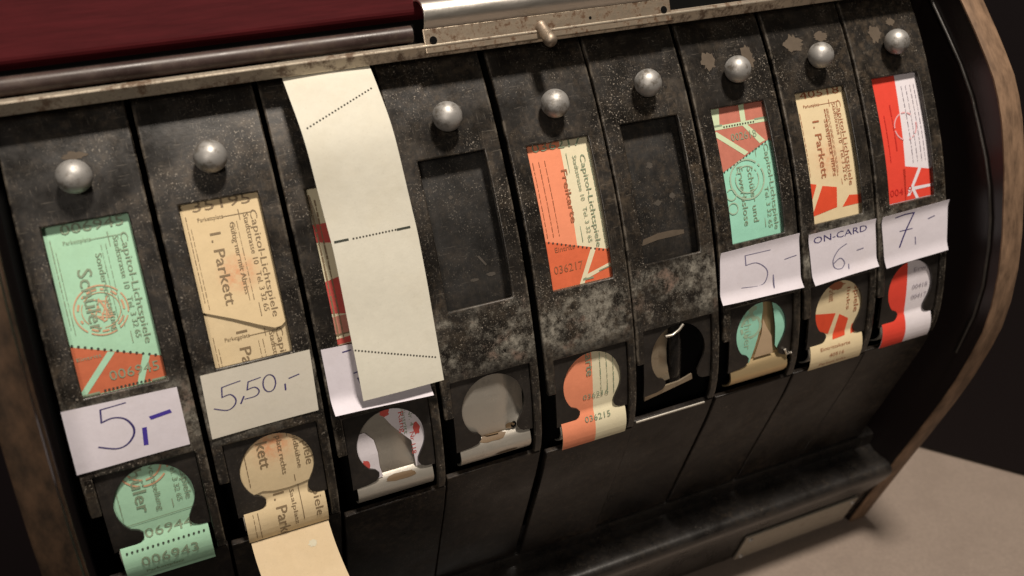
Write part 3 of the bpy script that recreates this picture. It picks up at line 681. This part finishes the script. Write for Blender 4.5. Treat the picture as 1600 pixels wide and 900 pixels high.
# ============================================================ price labels
def price(c, corners, base, label, curl=0., h0=.012, strokes=(), ink='pen', text=None, wid=.02, top_bend=0.):
    TLc, TRc, BRc, BLc = corners
    def mp(s_, t_, h):
        # s 0..1 across, t 0 (top) .. -1 (bottom)
        f = -t_; ax = TLc[0] + (TRc[0] - TLc[0]) * s_; au = TLc[1] + (TRc[1] - TLc[1]) * s_
        bx = BLc[0] + (BRc[0] - BLc[0]) * s_; bu = BLc[1] + (BRc[1] - BLc[1]) * s_
        hh = h0 + h + .006 * math.sin(s_ * 5 + c) * f
        if curl and f > .80: hh += .6 * curl * ((f - .80) / .20) ** 1.5
        if top_bend and f < .2: hh += top_bend * ((.2 - f) / .2) ** 2
        return P(ax + (bx - ax) * f, au + (bu - au) * f, hh)
    bm = bmesh.new()
    o = None
    ar = Art(); nx = 8
    for i in range(nx):
        ar.poly([(i / nx, 0), ((i + 1) / nx, 0), ((i + 1) / nx, -1), (i / nx, -1)])
    o = ar.build('price_label', base, mp, None, W(c), .07, .004)
    tag(o, label, 'price label', 'handwritten price labels')
    by = {}
    for (ik, w_, pts) in strokes: by.setdefault(ik, Art()).stroke(pts, w_)
    if text: by.setdefault(text[0], Art()).text(*text[1:])
    for ik, ar in by.items(): ar.build('handwriting', M[ik], lambda s_, t_, h: mp(s_, t_, .002 + h), o, W(c))
    return o
def px(TLp, TRp, BLp, pts):
    """pen points measured on the label -> label coordinates"""
    A2 = np.array([[TRp[0] - TLp[0], BLp[0] - TLp[0]], [TRp[1] - TLp[1], BLp[1] - TLp[1]]], float); Ai = np.linalg.inv(A2); out = []
    for q_ in pts:
        v = Ai @ (np.array(q_, float) - np.array(TLp)); out.append((float(v[0]), -float(v[1])))
    # smooth the pen line
    if len(out) > 3:
        r_ = []
        for i in range(len(out) - 1):
            p0, p1, p2, p3 = out[max(i - 1, 0)], out[i], out[i + 1], out[min(i + 2, len(out) - 1)]
            for k_ in range(5):
                t_ = k_ / 5; r_.append(tuple(.5 * (2 * p1[j] + (p2[j] - p0[j]) * t_ + (2 * p0[j] - 5 * p1[j] + 4 * p2[j] - p3[j]) * t_ ** 2 + (3 * p1[j] - p0[j] - 3 * p2[j] + p3[j]) * t_ ** 3) for j in (0, 1)))
        out = r_ + [out[-1]]
    return out
L = lambda *pts: px((225, 297), (655, 203), (285, 523), pts)
price(1, [(-.491, -1.40), (.362, -1.42), (.361, -1.91), (-.496, -1.92)], M['label'], 'white paper label with 5,- in blue and thick marker dashes, leftmost', strokes=[
    ('pen', .016, L((460, 262), (415, 275), (368, 288)) + L((368, 288), (373, 335))), ('pen', .02, L((373, 335), (415, 318), (460, 322), (492, 352), (494, 385), (470, 418), (430, 432), (366, 424))),
    ('bluemarker', .042, L((535, 360), (543, 420))), ('bluemarker', .062, L((565, 318), (625, 298)))])
L = lambda *pts: px((740, 160), (1145, 62), (785, 393), pts)
import math as _m2
price(2, [(-.449, -1.364), (.44, -1.361), (.417, -1.891), (-.466, -1.903)], M['greylabel'], 'greyish paper label with 5,50,- in thin blue pen', strokes=[
    ('pen', .013, L((885, 178), (850, 190), (818, 202)) + L((818, 202), (820, 238))), ('pen', .014, L((820, 238), (850, 228), (870, 245), (866, 268), (840, 286), (792, 280))), ('pen', .016, L((900, 236), (890, 262))),
    ('pen', .013, L((960, 166), (915, 182)) + L((915, 182), (912, 212))), ('pen', .013, L((912, 212), (940, 202), (957, 216), (945, 235), (905, 246))),
    ('pen', .013, L(*[(995 + 24 * math.cos(a_), 188 + 32 * math.sin(a_)) for a_ in [i * .628 for i in range(11)]])), ('pen', .016, L((1055, 192), (1058, 214))), ('pen', .016, L((1070, 170), (1106, 155)))])
price(3, [(-.470, -1.335), (.43, -1.37), (.40, -1.93), (-.470, -1.89)], M['label'], 'white paper label half covered by the loose cream strip, bottom edge curled', curl=.18, strokes=[
    ('pen', .02, [(.20, -.10), (.27, -.09)]), ('pen', .02, [(.27, -.46), (.34, -.44)]), ('pen', .02, [(.30, -.55), (.33, -.72)])])
L = lambda *pts: px((405, 100), (752, 10), (405, 325), pts)
price(7, [(-.49, -1.393), (.463, -1.377), (.459, -1.936), (-.536, -1.903)], M['label'], 'white paper label with 5,- in thin grey pen under the teal ticket', curl=.09, strokes=[
    ('greypen', .014, L((622, 84), (512, 110)) + L((512, 110), (514, 152))), ('greypen', .014, L((514, 152), (560, 140), (600, 162), (606, 195), (580, 235), (495, 250))), ('greypen', .014, L((632, 190), (630, 245))), ('greypen', .016, L((685, 122), (735, 104)))], top_bend=.02)
L = lambda *pts: px((170, 175), (440, 108), (178, 365), pts)
price(8, [(-.43, -1.425), (.447, -1.423), (.444, -1.93), (-.40, -1.96)], M['label'], 'white paper label with ON-CARD above 6,- in pen', curl=.07, strokes=[
    ('greypen', .016, L((322, 208), (288, 232), (265, 272), (272, 302), (300, 304), (313, 282), (295, 264), (268, 284))), ('greypen', .016, L((330, 288), (328, 306))), ('greypen', .02, L((366, 234), (390, 226)))],
    text=('pen', 'ON-CARD', .07, -.21, .14, .80), top_bend=.02)
L = lambda *pts: px((468, 103), (745, 28), (480, 325), pts)
price(9, [(-.461, -1.439), (.47, -1.417), (.437, -1.965), (-.430, -1.995)], M['label'], 'white paper label with 7,- in blue pen, rightmost', curl=.05, strokes=[
    ('pen', .022, L((525, 106), (560, 92), (600, 84)) + L((600, 84), (575, 150))), ('pen', .024, L((575, 150), (560, 190), (545, 235))), ('pen', .016, L((545, 166), (597, 154))), ('greypen', .016, L((612, 192), (615, 224))), ('greypen', .022, L((665, 112), (690, 100)))], top_bend=.03)

# ============================================================ the loose cream strip over the third column
path = [(.25, 1.3, .0), (.22, 1.25, .04), (.12, 1.1, .10), (.03, .98, .14), (-.02, .92, .17), (-.055, .86, .20), (-.10, .78, .23), (-.205, .5, .34), (-.25, .3, .40), (-.252, .1, .46), (-.222, -.3, .56), (-.195, -.7, .68), (-.165, -1.1, .79), (-.125, -1.5, .90), (-.075, -1.88, 1.0)]
PX = [(-.315, .83), (-.285, .42), (-.262, 0), (-.228, -.55), (-.224, -1.0), (-.222, -1.5), (-.220, -1.9)]
def left_edge(u):
    us_ = [q_[1] for q_ in PX][::-1]; xs_ = [q_[0] for q_ in PX][::-1]; return float(np.interp(u, us_, xs_))
def strip_pt(s_, f, h=0):
    # f in 0..len-1 along the path
    i = min(int(f), len(path) - 2); r_ = f - i
    def cr(j, k_):
        g = lambda n: path[min(max(n, 0), len(path) - 1)][j]
        p0, p1, p2, p3 = g(k_ - 1), g(k_), g(k_ + 1), g(k_ + 2)
        return .5 * (2 * p1 + (p2 - p0) * r_ + (2 * p0 - 5 * p1 + 4 * p2 - p3) * r_ ** 2 + (3 * p1 - p0 - 3 * p2 + p3) * r_ ** 3)
    d, u = cr(0, i), cr(1, i)
    if i <= 1: d, u = path[i][0] + (path[i + 1][0] - path[i][0]) * r_, path[i][1] + (path[i + 1][1] - path[i][1]) * r_
    xl = left_edge(min(u, .83)); wd = .735 if u > .6 else (.735 - .004 * (.6 - u))
    skew = .09 * max(0, (u - .3)) * s_ * 0
    return Vector((2 + xl + wd * s_, d + h - .012 * math.sin(s_ * math.pi) - .007 * math.sin(u * 6.5 + 1.3 * s_) * (1 - s_ * .5), u + skew)) * S
bm = bmesh.new(); NS, NF = 8, (len(path) - 3) * 4
G = {}
for a in range(NS + 1):
    for b_ in range(NF + 1):
        for k_, hh in ((0, -.002), (1, .002)): G[a, b_, k_] = bm.verts.new(strip_pt(a / NS, 2 + b_ / 4, hh))
for a in range(NS):
    for b_ in range(NF):
        bm.faces.new([G[a, b_, 0], G[a + 1, b_, 0], G[a + 1, b_ + 1, 0], G[a, b_ + 1, 0]]); bm.faces.new([G[a, b_, 1], G[a, b_ + 1, 1], G[a + 1, b_ + 1, 1], G[a + 1, b_, 1]])
for b_ in range(NF):
    for a in (0, NS): bm.faces.new([G[a, b_, 0], G[a, b_ + 1, 0], G[a, b_ + 1, 1], G[a, b_, 1]])
for a in range(NS):
    for b_ in (0, NF): bm.faces.new([G[a, b_, 0], G[a + 1, b_, 0], G[a + 1, b_, 1], G[a, b_, 1]])
st = mesh_obj('paper_strip', from_bm(bm, True, 40), M['strip_paper'])
tag(st, 'long blank cream ticket strip hanging from the metal rail over the third column', 'paper strip')
def strip_xu(x, u, h):
    # flat marks placed on the hanging part by column x and height u
    lo, hi = 4., len(path) - 1.001
    for _ in range(30):
        mid = (lo + hi) / 2
        if strip_pt(0, mid).z / S > u: lo = mid
        else: hi = mid
    xl = left_edge(u); wd = .735 if u > .6 else (.735 - .004 * (.6 - u))
    return strip_pt((x - xl) / wd, lo, -.0035)
for a_, b_, n_d in (((-.245, .42), (.385, .68), 22), ((-.06, -.515), (.33, -.512), 14), ((-.22, -1.43), (.475, -1.665), 26)):
    Art().dots(a_, b_, n_d, .009).build('perforation', M['hole'], strip_xu, st, ROT, fine=False)
for a_, b_ in ((-.20, -.095), (.335, .44)): Art().stroke([(a_, -.514), (b_, -.513)], .020).build('black_dash', M['ink'], strip_xu, st, ROT)
